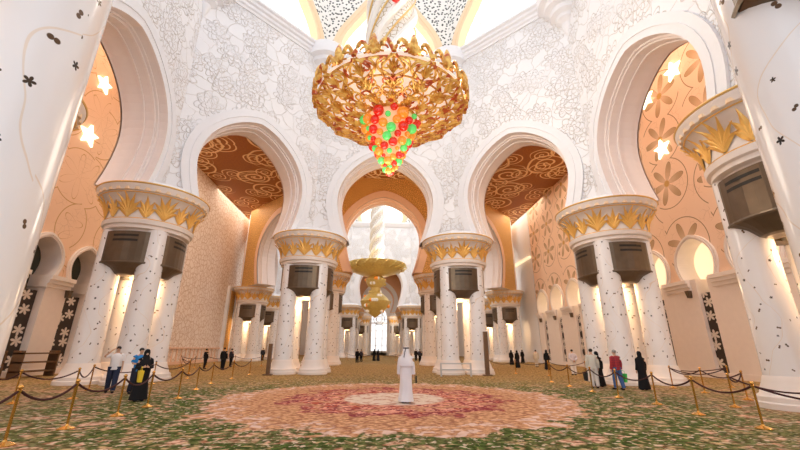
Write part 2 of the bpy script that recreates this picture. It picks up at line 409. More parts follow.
CAPZ = 10.12
def arch_outline(z0, cz, r, point, n=40):
    dl = math.asin(min(0.95, (cz - z0) / r))
    pts = []
    for i in range(n + 1):
        th = PI + dl - (PI + 2 * dl) * i / n
        c, s_ = math.cos(th), math.sin(th)
        k = max(0.0, s_)
        pts.append((c, s_, th, k ** 4 * point * (1 - abs(c)) if s_ > 0 else 0.0))
    return pts
def arch_panel(name, A, B, z0, z1, cz, r, T, bw=0.95, point=0.45, mf='relief', mb='gold_wall', ms='soffit', mband='white',
               steps=True, center=(0, 0), back=True, band_back=None, parent=None, label=None, foot=0.80):
    """slab from A to B with a horseshoe opening; face turned towards `center`"""
    A = Vector((A[0], A[1])); B = Vector((B[0], B[1])); t = (B - A); Lh = t.length / 2; t.normalize()
    nn = Vector((-t.y, t.x)); mid = (A + B) / 2
    if nn.dot(Vector(center) - mid) > 0: nn = -nn          # nn points away from the centre (outwards)
    def W3(s, z, n): p = mid + t * s + nn * n; return (p.x, p.y, z)
    out = arch_outline(z0, cz, r, point); dlr = 1.0; sd = min(0.95, (cz - z0) / r)
    def ring(rr, clampx=True):
        res = []
        for c, s_, th, pz in out:
            x = rr * c; z = cz + rr * s_ + pz * rr / r
            if s_ < 0:
                q = (cz - z0) / dlr; z = cz + (z - cz) * (cz - z0) / max(1e-6, rr * sd) ; t_ = min(1.0, (cz - z) / (cz - z0))
                x = math.copysign(rr - (1 - foot) * r * t_ ** 1.7, c)
            res.append((max(-Lh, min(Lh, x)), max(z0, z)))
        return res
    def rect(pts):
        res = []
        for (x, z), (c, s_, th, pz) in zip(pts, out):
            if s_ <= 0: res.append((math.copysign(Lh, c), z))
            else:
                k = min(Lh / max(1e-6, abs(c)), (z1 - cz) / max(1e-6, s_)); res.append((c * k, cz + s_ * k))
        # pin the two upper corners
        for sx in (-1, 1):
            tgt = (sx * Lh, z1); j = min(range(len(res)), key=lambda i: math.dist(res[i], tgt)); res[j] = tgt
        return res
    inner = ring(r); outer = ring(r + bw); rc = rect(outer)
    def strip(m, a, na, b, nb):
        P = [[W3(x, z, na) for x, z in a], [W3(x, z, nb) for x, z in b]]
        U = [[(x + mid.x, z) for x, z in a], [(x + mid.x, z) for x, z in b]]
        m.grid(P, U)
    w = MB(); strip(w, outer, 0, rc, 0)
    # slab ends, top
    for sx in (-1, 1):
        w.quad([W3(sx * Lh, z0, 0), W3(sx * Lh, z0, T), W3(sx * Lh, z1, T), W3(sx * Lh, z1, 0)])
    w.quad([W3(-Lh, z1, 0), W3(Lh, z1, 0), W3(Lh, z1, T), W3(-Lh, z1, T)])
    root = w.build(name, mf, parent); tag(root, label, kind=None if parent else 'structure')
    b = MB(); pj = -0.16
    strip(b, inner, pj, outer, pj); strip(b, outer, pj, outer, 0.0)
    mid1 = ring(r + bw * 0.42); 
    strip(b, mid1, pj - 0.0, mid1, pj - 0.05); strip(b, mid1, pj - 0.05, ring(r + bw * 0.5), pj - 0.05); strip(b, ring(r + bw * 0.5), pj - 0.05, ring(r + bw * 0.5), pj)
    b.build('archivolt', mband, root)
    so = MB()
    if steps:
        prof = [(pj, 0), (0.35, 0), (0.35, -0.10), (0.5, -0.10), (0.5, -0.20), (T * 0.42, -0.20), (T * 0.42, -0.27), (T * 0.47, -0.27),
                (T * 0.47, -0.20), (T - 0.5, -0.20), (T - 0.5, -0.10), (T - 0.35, -0.10), (T - 0.35, 0), (T, 0)]
    else: prof = [(pj, 0), (T, 0)]
    for (n0, d0), (n1, d1) in zip(prof[:-1], prof[1:]): strip(so, ring(r + d0), n0, ring(r + d1), n1)
    # underside of the wall foot
    for sx in (-1, 1):
        x0 = abs(inner[0][0])
        so.quad([W3(sx * x0, z0, 0), W3(sx * Lh, z0, 0), W3(sx * Lh, z0, T), W3(sx * x0, z0, T)])
    so.build('soffit', ms, root)
    if back:
        k = MB(); strip(k, ring(r + bw * .8), T, rc, T); k.build('rear_face', mb, root)
        k = MB(); strip(k, inner, T + .1, ring(r + bw * .8), T + .1); strip(k, ring(r + bw * .8), T + .1, ring(r + bw * .8), T); k.build('rear_archivolt', band_back or 'peach', root)
    return root

# ------------------------------------------------------------------ octagons of arches
def lineoff(A, B, off, c):
    A = Vector(A); B = Vector(B); t = (B - A).normalized(); n = Vector((-t.y, t.x))
    if n.dot(Vector(c) - A) > 0: n = -n
    return A + n * off, t
def isect(l1, l2):
    (p, t), (q, u) = l1, l2
    d = t.x * u.y - t.y * u.x; k = ((q.x - p.x) * u.y - (q.y - p.y) * u.x) / d
    return p + t * k
def corners(P, off, c):
    n = len(P); L = [lineoff(P[i], P[(i + 1) % n], off, c) for i in range(n)]
    return [isect(L[i - 1], L[i]) for i in range(n)]
C1 = (0, 16.44)
OCT1 = [(-6, 29.76), (6, 29.76), (13.88, 21.8), (13.88, 11.08), (6, 3.12), (-6, 3.12), (-13.88, 11.08), (-13.88, 21.8)]
F1 = corners(OCT1, -0.4, C1); T1 = 2.5
names1 = {0: 'wall_far', 1: 'wall_far_right', 2: 'wall_right', 3: 'wall_near_right', 5: 'wall_near_left', 6: 'wall_left', 7: 'wall_far_left'}
tall = {2, 6, 3, 5}
for i, nm in names1.items():
    A, B = F1[i], F1[(i + 1) % 8]
    arch_panel(nm, A, B, CAPZ, 28.0, 13.5, 4.0, T1, center=C1, mb='tan_right' if i in tall else 'gold_wall',
               label='white relief-carved arcade wall with a tall horseshoe arch')
# cornices along the wall heads, corbels in the corners
cn = 0
for i, nm in names1.items():
    A, B = F1[i], F1[(i + 1) % 8]; t = (B - A).normalized(); n = Vector((-t.y, t.x))
    if n.dot(Vector(C1) - A) < 0: n = -n                  # into the room
    prof = [(0, 27.3), (0.10, 27.3), (0.12, 27.5), (0.25, 27.6), (0.25, 27.85), (0.42, 27.95), (0.42, 28.2), (0.6, 28.3), (0.6, 28.5), (-0.5, 28.5)]
    m = MB(); m.grid([[(A + n * d).to_3d() + Vector((0, 0, z)), (B + n * d).to_3d() + Vector((0, 0, z))] for d, z in prof])
    cn += 1; tag(m.build('trim_%d' % cn, 'white'), 'white moulded cornice ledge', kind='structure')
for i in (0, 1, 2, 3, 6, 7):
    p = F1[i]; m = MB()
    m.lathe([(0.05, 24.2), (0.35, 25.0), (0.4, 25.3), (0.75, 25.6), (0.75, 25.9), (1.1, 26.1), (1.1, 26.5), (1.5, 26.7), (1.5, 27.1), (1.9, 27.3), (1.9, 28.5), (0, 28.52)], (p.x, p.y), 28)
    cn += 1; tag(m.build('trim_%d' % cn, 'white', smooth=True), 'tiered white corner corbel under the cornice', kind='structure')
# drum with windows
wn = 0
D1 = corners(OCT1, 0.6, C1)
def pane(name, A, B, z0, z1, n_off, c, mat, half, cz, r, point):
    A = Vector(A[:2]); B = Vector(B[:2]); t = (B - A).normalized(); mid = (A + B) / 2; nn = Vector((-t.y, t.x))
    if nn.dot(Vector(c) - mid) > 0: nn = -nn
    m = MB(); pts = []
    for cc, ss, th, pz in arch_outline(z0, cz, r, point, 32):
        pts.append((cc * r, max(z0, cz + ss * r + pz)))
    def W3(s, z, n=0): p = mid + t * s + nn * (n_off + n); return (p.x, p.y, z)
    m.quad([W3(x, z) for x, z in pts], [(x + mid.x, z) for x, z in pts])
    m.quad([W3(x, z, 0.06) for x, z in pts][::-1], [(x + mid.x, z) for x, z in pts][::-1])
    return m.build(name, mat, merge=False)
for i in (7, 0, 1, 2, 6):
    A, B = D1[i], D1[(i + 1) % 8]
    arch_panel(names1[i] + '_drum', A, B, 28.5, 41.0, 30.0, 4.75, 1.0, bw=0.85, point=3.6, mf='jali', mb='white', ms='tan_band', mband='tan_band', steps=False,
               center=C1, back=False, label='drum wall of pierced jali with a pointed window arch')
    wn += 1; tag(pane('window_%d' % wn, A, B, 28.5, 0, 0.9, C1, 'window', 0, 30.0, 4.8, 3.6), 'bright daylit drum window with pale gold tracery', kind='structure')

# second (central) octagon further along the nave
C2 = (0, 62.5)
OCT2 = [(-6.6, 80), (6.6, 80), (19, 67.6), (19, 57.4), (6.6, 45), (-6.6, 45), (-19, 57.4), (-19, 67.6)]
F2 = corners(OCT2, -0.4, C2)
n2 = ['wall_nave_end', 'wall_nave_end_right', 'wall_nave_right', 'wall_nave_front_right', 'wall_nave_front', 'wall_nave_front_left', 'wall_nave_left', 'wall_nave_end_left']
for i in range(8):
    A, B = F2[i], F2[(i + 1) % 8]; wide = i % 2 == 1
    arch_panel(n2[i], A, B, CAPZ, 28.0, 14.3, 4.7, 2.5, bw=1.0, center=C2, ms='peach' if i == 4 else 'soffit', label='white arcade wall of the central dome bay')
    if i in (0, 1, 7):
        m = MB(); t = (B - A).normalized(); n = Vector((-t.y, t.x)); n = n if n.dot(Vector(C2) - A) > 0 else -n
        m.grid([[(A + n * d).to_3d() + Vector((0, 0, z)), (B + n * d).to_3d() + Vector((0, 0, z))] for d, z in ((0, 27.3), (.3, 27.6), (.6, 28.2), (.6, 28.5), (-.5, 28.5))])
        cn += 1; tag(m.build('trim_%d' % cn, 'white'), 'white cornice of the central dome bay', kind='structure')
        arch_panel(n2[i] + '_drum', A, B, 28.0, 42, 30.0, 4.75, 1.0, bw=0.9, point=3.6, mf='jali', ms='tan_band', mband='tan_band', steps=False, center=C2, back=False, label='far drum wall with window arch')
        wn += 1; tag(pane('window_%d' % wn, A, B, 28.0, 0, 0.9, C2, 'window', 0, 30.0, 4.8, 3.6), 'bright drum window over the far dome bay', kind='structure')
# third row: peach arch wall, then end wall with the tall window
arch_panel('wall_third_arcade', (-8.4, 92), (8.4, 92), CAPZ, 24.0, 12.8, 3.4, 2.5, mf='deep_peach', ms='peach', center=(0, 80), label='peach arch wall far down the nave')
e = MB()
for x0, x1 in ((-24, -2.6), (2.6, 24)): e.box(x0, x1, 112, 113, 0, 24)
e.box(-2.6, 2.6, 112, 113, 12.9, 24); e.box(-2.6, 2.6, 112, 113, 0, 1.2)
for k in range(6):
    z = 9.2 + k * .62; w_ = 2.2 * math.sqrt(max(0, 1 - ((z - 9.2) / 3.9) ** 2))
    for sx in (-1, 1): e.box(*sorted((sx * w_, sx * 2.6)), 111.9, 113, z, z + .62)
for sx in (-1, 1): e.box(*sorted((sx * 2.2, sx * 2.6)), 111.9, 113, 0, 9.2)
tag(e.build('wall_end', 'white'), 'pale end wall at the far end of the nave', kind='structure')
wn += 1
m = MB(); pts = [(-2.6, 0.6), (2.6, 0.6), (2.6, 9.4)] + [(2.6 * math.cos(a), 9.4 + 3.9 * math.sin(a)) for a in [R(k) for k in range(15, 180, 15)]] + [(-2.6, 9.4)]
m.quad([(x, 112.3, z) for x, z in pts], [(x, z) for x, z in pts])
wd = tag(m.build('window_%d' % wn, 'window_bright', merge=False), 'tall arched window glowing at the far end', kind='structure')
m = MB()
for x in (-2.6, -0.9, 0.9, 2.6): m.box(x - .1, x + .1, 112.0, 112.2, 0, 13 if abs(x) < 2 else 9.4)
m.box(-2.6, 2.6, 112, 112.2, 8.6, 9.0); m.box(-2.6, 2.6, 112, 112.2, 0.0, 0.7)
m.tube([(1.6 * math.cos(a), 112.1, 9.9 + 1.6 * math.sin(a)) for a in [2 * PI * k / 24 for k in range(24)]], 0.12, 6, True)
m.tube([(0.8 * math.cos(a), 112.1, 9.9 + 0.8 * math.sin(a)) for a in [2 * PI * k / 16 for k in range(16)]], 0.1, 6, True)
for k in range(6):
    a = PI * k / 3; m.tube([(0.8 * math.cos(a), 112.1, 9.9 + 0.8 * math.sin(a)), (2.4 * math.cos(a), 112.1, 9.9 + 2.4 * math.sin(a) * .9)], .08, 5)
for z in (2.6, 4.6, 6.6): m.box(-2.6, 2.6, 112, 112.15, z, z + .12)
m.build('window_frame', 'steel', wd)

# gold barrel ceilings of the passages
def barrel(y0, y1, r, zc, half):
    m = MB(); P = []; U = []
    for y in (y0, y1):
        P.append([(-half, y, CAPZ + 4)] + [(r * math.cos(a), y, zc + r * math.sin(a)) for a in [PI - PI * k / 24 for k in range(25)]] + [(half, y, CAPZ + 4)])
        U.append([(k * r * PI / 24, y) for k in range(27)])
    m.grid(P, U); return m
tag(barrel(31.9, 43.0, 6.0, 16.6, 6.0).build('ceiling_passage', 'gold_wall', smooth=True), 'gold carved barrel ceiling between the dome bays', kind='structure')
tag(barrel(82.2, 92, 6.2, 14.5, 6.2).build('ceiling_far_passage', 'gold_wall', smooth=True), 'gold carved barrel ceiling beyond the central dome', kind='structure')

# brown scroll ceiling with openings over the dome bays
def ceil(name, outer, holes, z, mat, label):
    polys = [[Vector((x, y, 0)) for x, y in outer]] + [[Vector((p[0], p[1], 0)) for p in h] for h in holes]
    tris = geometry.tessellate_polygon(polys); fl = [p for q in polys for p in q]
    m = MB()
    for tr in tris:
        pts = [fl[i] for i in tr]; m.quad([(p.x, p.y, z) for p in pts], [(p.x, p.y) for p in pts])
    tag(m.build(name, mat), label, kind='structure')
O1 = corners(OCT1, 1.4, C1); O2 = corners(OCT2, 1.4, C2)
ceil('ceiling', [(-22, 27), (-9.6, 27), (O1[0].x, O1[0].y), (O1[1].x, O1[1].y), (9.6, 27), (22, 27), (22, 112), (-22, 112)], [O2], 22.0, 'ceiling', 'dark brown coffered ceiling with gold scrollwork')
O1b = corners(OCT1, 2.3, C1)
ceil('ceiling_side_bays', [(-22, -2), (-6, -2), (O1b[5].x, O1b[5].y), (O1b[6].x, O1b[6].y), (O1b[7].x, O1b[7].y), (-12.4, 27), (-22, 27)], [], 31.0, 'ceiling', 'high brown ceiling over the left side bay')
ceil('ceiling_side_bay_right', [(22, -2), (6, -2), (O1b[4].x, O1b[4].y), (O1b[3].x, O1b[3].y), (O1b[2].x, O1b[2].y), (12.4, 27), (22, 27)], [], 31.0, 'ceiling', 'high brown ceiling over the right side bay')
for sx, nm in ((-1, 'left'), (1, 'right')):
    m = MB(); m.box(min(sx * 12.2, sx * 22), max(sx * 12.2, sx * 22), 27.0, 27.4, 22, 31)
    tag(m.build('wall_step_' + nm, 'tan_' + nm), 'tan wall step above the aisle ceiling', kind='structure')

# ------------------------------------------------------------------ outer walls with niches
def niche(sx, yc, wd, apex, idx, mat, glow):
    """one bay of the side wall: pilasters, horseshoe niche and door recess, wall above"""
    X = 22.0; r = wd * 0.36; cz = apex - r; zs = cz - r * 0.72
    A = (sx * X, yc - wd / 2); B = (sx * X, yc + wd / 2)
    w = arch_panel('niche_panel', A, B, zs, 31.0 if yc < 27 else 22.0, cz, r, 1.2, bw=0.28, point=0.15, mf=mat, ms='cap_white', mband='cap_white', steps=False,
                   center=(0, yc), back=False, parent=WROOT[sx])
    h = math.sqrt(r * r - (cz - zs) ** 2)
    hd = h if sx < 0 else h * 0.45
    j = MB()
    for s_ in (-1, 1):
        y0, y1 = sorted((yc + s_ * hd, yc + s_ * wd / 2))
        j.box(*sorted((sx * X, sx * (X + 1.2))), y0, y1, 0, zs)
    j.build('pilaster', 'stone_base', w)
    im = MB()
    for s_ in (-1, 1):
        y0, y1 = sorted((yc + s_ * (h - 0.12), yc + s_ * wd / 2))
        for k, (d, z0, z1) in enumerate(((0.10, zs - 0.75, zs - .5), (0.22, zs - .5, zs - .25), (0.34, zs - .25, zs + .02))):
            im.box(*sorted((sx * (X - d), sx * (X + 1.1))), y0, y1, z0, z1)
    im.build('impost', 'cap_white', w)
    br = MB(); y0 = yc + h - .12 if sx > 0 else yc - h - .2
    br.box(*sorted((sx * (X - .3), sx * (X + .5))), y0, y0 + .32, zs - 1.25, zs - .75, .06); br.build('bracket', 'bronze', w)
    bk = MB(); bk.box(*sorted((sx * (X + 1.2), sx * (X + 1.4))), yc - wd / 2, yc + wd / 2, zs - 1.0, apex + 0.3); bk.build('lunette', 'lunette_glow' if glow else 'glass_dark', w)
    dp = 0.45 if sx < 0 else 0.25
    d = MB(); xx = sx * (X + dp)
    d.quad([(xx, yc - h, 0.0), (xx, yc + h, 0.0), (xx, yc + h, zs - 1), (xx, yc - h, zs - 1)][::sx], [(0, 0), (2 * h, 0), (2 * h, zs), (0, zs)][::sx])
    d.box(*sorted((sx * (X + dp), sx * (X + dp + .15))), yc - h, yc + h, 0, zs - 1)
    d.build('door_grille', 'grille', w)
    sf = MB(); sf.box(*sorted((sx * (X - 0.05), sx * (X + 1.2))), yc - wd / 2, yc + wd / 2, 0, 0.35); sf.build('plinth', 'stone_base', w)
WROOT = {}
def side_root(sx, nm):
    m = MB(); X = sx * 22
    return m
m = MB(); m.box(-23.6, -23.4, -2, 36, 0, 31); WROOT[-1] = tag(m.build('wall_left_outer', 'tan_left'), 'tan outer side wall on the left with horseshoe niches', kind='structure')
m = MB(); m.box(23.4, 23.6, -2, 112, 0, 31); WROOT[1] = tag(m.build('wall_right_outer', 'tan_right'), 'tan outer side wall on the right with horseshoe niches', kind='structure')
for k in range(9): niche(-1, 24.8 + 3.6 * (k - 6), 3.6, 8.4, k, 'tan_left', False)
for k in range(12): niche(1, 24.8 + 4.3 * (k - 5), 4.3, 9.2, k, 'tan_right', True)
m = MB(); m.quad([(22, 52.8 + .15, 0), (22, 112, 0), (22, 112, 22), (22, 52.95, 22)], [(0, 0), (60, 0), (60, 22), (0, 22)])
m.box(22.0, 23.4, 52.95, 112, 0, 22)
tag(m.build('wall_right_far', 'white'), 'white far part of the right side wall', kind='structure')
m = MB(); Y0 = 24.8 + 3.6 * 2 + 1.8
m.quad([(-22, 112, 0), (-22, Y0, 0), (-22, Y0, 22), (-22, 112, 22)], [(112, 0), (Y0, 0), (Y0, 22), (112, 22)])
m.quad([(-22, Y0, 0), (-23.4, Y0, 0), (-23.4, Y0, 22), (-22, Y0, 22)], [(0, 0), (1.4, 0), (1.4, 22), (0, 22)])
cw = tag(m.build('wall_left_far', 'cream'), 'cream side wall carved with fine flowering vines', kind='structure')
m = MB()
for y in range(40, 112, 1):
    if abs(y - 56) > 1.5: m.box(-22.08, -21.9, y - .04, y + .04, 0.2, 1.6)
m.box(-22.1, -21.85, Y0, 112, 1.6, 1.75); m.box(-22.1, -21.85, Y0, 112, 0, 0.3)
tag(m.build('baseboard_left', 'peach', cw), None)
for y in (56.5, 84):
    m = MB(); m.box(-22.4, -21.6, y - 1.3, y + 1.3, 0, 10.2); 
    fr = m.build('door_surround', 'white', cw)
    m = MB(); m.box(-21.7, -21.55, y - .8, y + .8, 0, 9.6); m.build('door_panel', 'gold_wall', cw)
# light cove on the right wall
m = MB(); m.box(21.6, 21.95, 53, 75, 14.6, 14.9); tag(m.build('trim_cove', 'lunette_glow'), 'glowing cove ledge on the right wall', kind='structure')

# ------------------------------------------------------------------ piers
def leaf_relief():
    """ring of golden palmettes laid on the bell of the capital"""
    m = MB()
    def bell(u):  # u 0..1 up the bell -> r, z
        return 2.17 + 0.10 * u + 0.50 * u ** 3, 8.32 + 1.25 * u
    for k in range(16):
        a0 = 2 * PI * k / 16; big = k % 2 == 0
        fan = [(-72, .80), (-50, .95), (-26, 1.05), (0, 1.1), (26, 1.05), (50, .95), (72, .80)] if big else [(-55, .6), (-28, .8), (0, .95), (28, .8), (55, .6)]
        for tilt, ln in fan:
            tl = R(tilt); rows = []; N = 6
            for i in range(N + 1):
                q = i / N; bend = tl * (0.55 + 0.75 * q)
                u = 0.03 + ln * 0.92 * q * math.cos(tl * 0.55 * q + tl * 0.25); off = ln * 0.92 * q * math.sin(bend * 0.72)
                w = 0.115 * (0.55 + 1.5 * q * (1 - q) * 2) * (1 - q ** 3) + 0.004
                r, z = bell(min(1, max(0, u)))
                row = []
                for s_, h in ((-1, 0.015), (0, 0.075), (1, 0.015)):
                    aa = a0 + (off + s_ * w * math.cos(tl * .6)) / 2.25
                    row.append(((r + h) * math.cos(aa), (r + h) * math.sin(aa), z - s_ * w * math.sin(tl * .6)))
                rows.append(row)
            m.grid(rows)
    for z, r in ((8.27, 2.22), (9.60, 2.66)):
        m.tube([(r * math.cos(2 * PI * j / 48), r * math.sin(2 * PI * j / 48), z) for j in range(48)], 0.03, 5, True)
    return m
def make_pier():
    root = empty('marble_pier', (0, 0, 0))
    k = 0
    for sx in (-1, 1):
        for sy in (-1, 1):
            m = MB(); c = (sx * 1.08, sy * 1.08)
            m.lathe([(0.66, 0.95), (0.645, 1.3), (0.62, 3.5), (0.60, 7.8)], c, 32, off=k * 3.7); k += 1
            cl = m.build('column', 'column', root, True)
            b = MB(); b.lathe([(0.02, 0.001), (1.03, 0.0), (1.03, 0.16), (0.98, 0.2), (0.97, 0.34), (0.86, 0.42), (0.80, 0.62), (0.72, 0.8), (0.70, 0.9), (0.66, 0.96)], c, 32)
            b.build('column_base', 'cap_white', cl, True)
    m = MB()
    m.lathe([(0.3, 7.6), (1.85, 7.6), (1.9, 7.72), (2.12, 7.78), (2.12, 7.95), (2.24, 8.0), (2.28, 8.22), (2.17, 8.3), (2.19, 8.7), (2.25, 9.1), (2.38, 9.4), (2.62, 9.58),
             (2.62, 9.66), (2.74, 9.7), (2.80, 9.86), (2.86, 9.95), (2.88, 10.06), (2.86, 10.10), (0.3, 10.12)], n=64)
    cp = m.build('capital', 'cap_white', root, True)
    leaf_relief().build('gold_palmettes', 'gold', cp)
    m = MB(); m.tube([(2.87 * math.cos(2 * PI * j / 64), 2.87 * math.sin(2 * PI * j / 64), 10.07) for j in range(64)], 0.055, 6, True)
    m.build('gold_rim', 'gold_line', cp, True)
    m = MB(); nd = 144
    def dr(j): return 2.80 if j % 4 < 2 else 2.72
    m.grid([[(rr_(j) * math.cos(2 * PI * j / nd), rr_(j) * math.sin(2 * PI * j / nd), z) for j in range(nd)] for rr_, z in ((lambda j: 2.65, 9.69), (dr, 9.70), (dr, 9.84), (lambda j: 2.7, 9.85))], None, True)
    m.build('dentil_band', 'tan_band', cp)
    for q in range(4):
        mt = Matrix.Rotation(q * PI / 2, 4, 'Z')
        m = MB()
        nb = 12; xs = [1.34 * math.sin(PI / 2 * (2 * a / nb - 1)) for a in range(nb + 1)]; ys = [1.34 + 0.62 * math.cos(PI / 2 * (2 * a / nb - 1)) for a in range(nb + 1)]
        prof = [(5.35, .40, .45), (5.40, .50, .55), (5.52, .55, .66), (5.68, .66, .78), (5.82, .88, .92), (5.90, .98, 1.0), (6.0, 1.0, 1.0), (7.58, 1.0, 1.0), (7.62, 1.0, 1.0)]
        P = []
        for z, kx, ky in prof:
            P.append([(-1.34 * kx, -0.7, z)] + [(x * kx, -y * (0.45 + 0.55 * ky), z) for x, y in zip(xs, ys)] + [(1.34 * kx, -0.7, z)])
        m.grid(P, [[(a * .27, p[0][2]) for a in range(nb + 3)] for p in P]); m.quad(P[0]); m.quad(P[-1][::-1])
        bx = m.xf(mt).build('vent_box', 'bronze', root)
        for z in (7.38, 7.12):
            m = MB(); m.grid([[(x * .93, -y - .012, zz) for x, y in zip(xs[1:-1], ys[1:-1])] for zz in (z - .06, z + .06)])
            m.xf(mt).build('louver_slot', 'dark', bx)
        m = MB(); m.grid([[(x * kx, -y * ky, z) for x, y in zip(xs, ys)] for z, kx, ky in ((5.88, 1.01, 1.01), (5.94, 1.02, 1.02), (6.0, 1.01, 1.01))])
        m.xf(mt).build('box_rim', 'bronze', bx)
    # neck between capital and arches
    m = MB(); m.lathe([(2.3, 10.10), (2.25, 10.4), (2.0, 10.5), (1.95, 10.62)], n=8, a0=PI / 8)
    m.build('impost_block', 'white', root)
    m = MB(); m.lathe([(0.02, 5.3), (0.42, 5.3), (0.5, 5.5), (0.5, 5.7), (0.02, 5.75)], n=16)
    m.build('lamp', 'lamp_glow', root)
    return root
PIERLIGHT = []
def pier_light(x, y, e):
    l = bpy.data.lights.new('pier_lamp_light', 'POINT'); l.energy = e * 0.5; l.color = (1.0, 0.66, 0.36); l.shadow_soft_size = 0.3
    o = bpy.data.objects.new('pier_lamp_light', l); COL.objects.link(o); o.location = (x, y, 4.9); PIERLIGHT.append(o); return o
pier0 = make_pier()
G = 'marble column piers of the prayer hall'
PL = [(-6, 29.76, 'marble pier of four inlaid columns left of the centre arch, beyond the medallion'),
      (6, 29.76, 'marble pier of four inlaid columns right of the centre arch, low railing at its foot'),
      (-13.88, 21.8, 'marble pier on the left, behind the man shading his eyes'),
      (13.88, 21.8, 'marble pier on the right, behind the visitors in red and black'),
      (13.88, 11.08, 'marble pier at the right edge, its gold capital partly hidden by a nearer column'),
      (5.9, 2.45, 'nearest marble pier on the right, cropped by the frame top, large dark inlaid blossoms'),
      (-5.35, 2.3, 'nearest marble pier on the left, wide leaning column with dark inlaid blossoms'),
      (-13.88, 11.08, 'marble pier at the left edge hidden largely behind the nearest left column')]
for x, y in OCT2:
    side = 'left' if x < 0 else 'right'; dep = {45: 'just behind the large centre pier', 57.4: 'first in the aisle of the middle dome bay', 67.6: 'second in the aisle of the middle dome bay', 80: 'at the far side of the middle dome bay'}[y]
    PL.append((x, y, 'distant marble pier on the %s, %s' % (side, dep)))
for x, y in ((-6.6, 93.2), (6.6, 93.2), (-5.0, 106), (5.0, 106)):
    PL.append((x, y, '%s marble pier on the %s of the bright end window' % ('last and farthest' if y > 100 else 'next to last', 'left' if x < 0 else 'right')))
for i, (x, y, lb) in enumerate(PL):
    o = pier0 if i == 0 else copy_tree(pier0)
    o.location = (x, y, 0); tag(o, lb, 'pier', G)
    if i != 7: pier_light(x, y, 260)

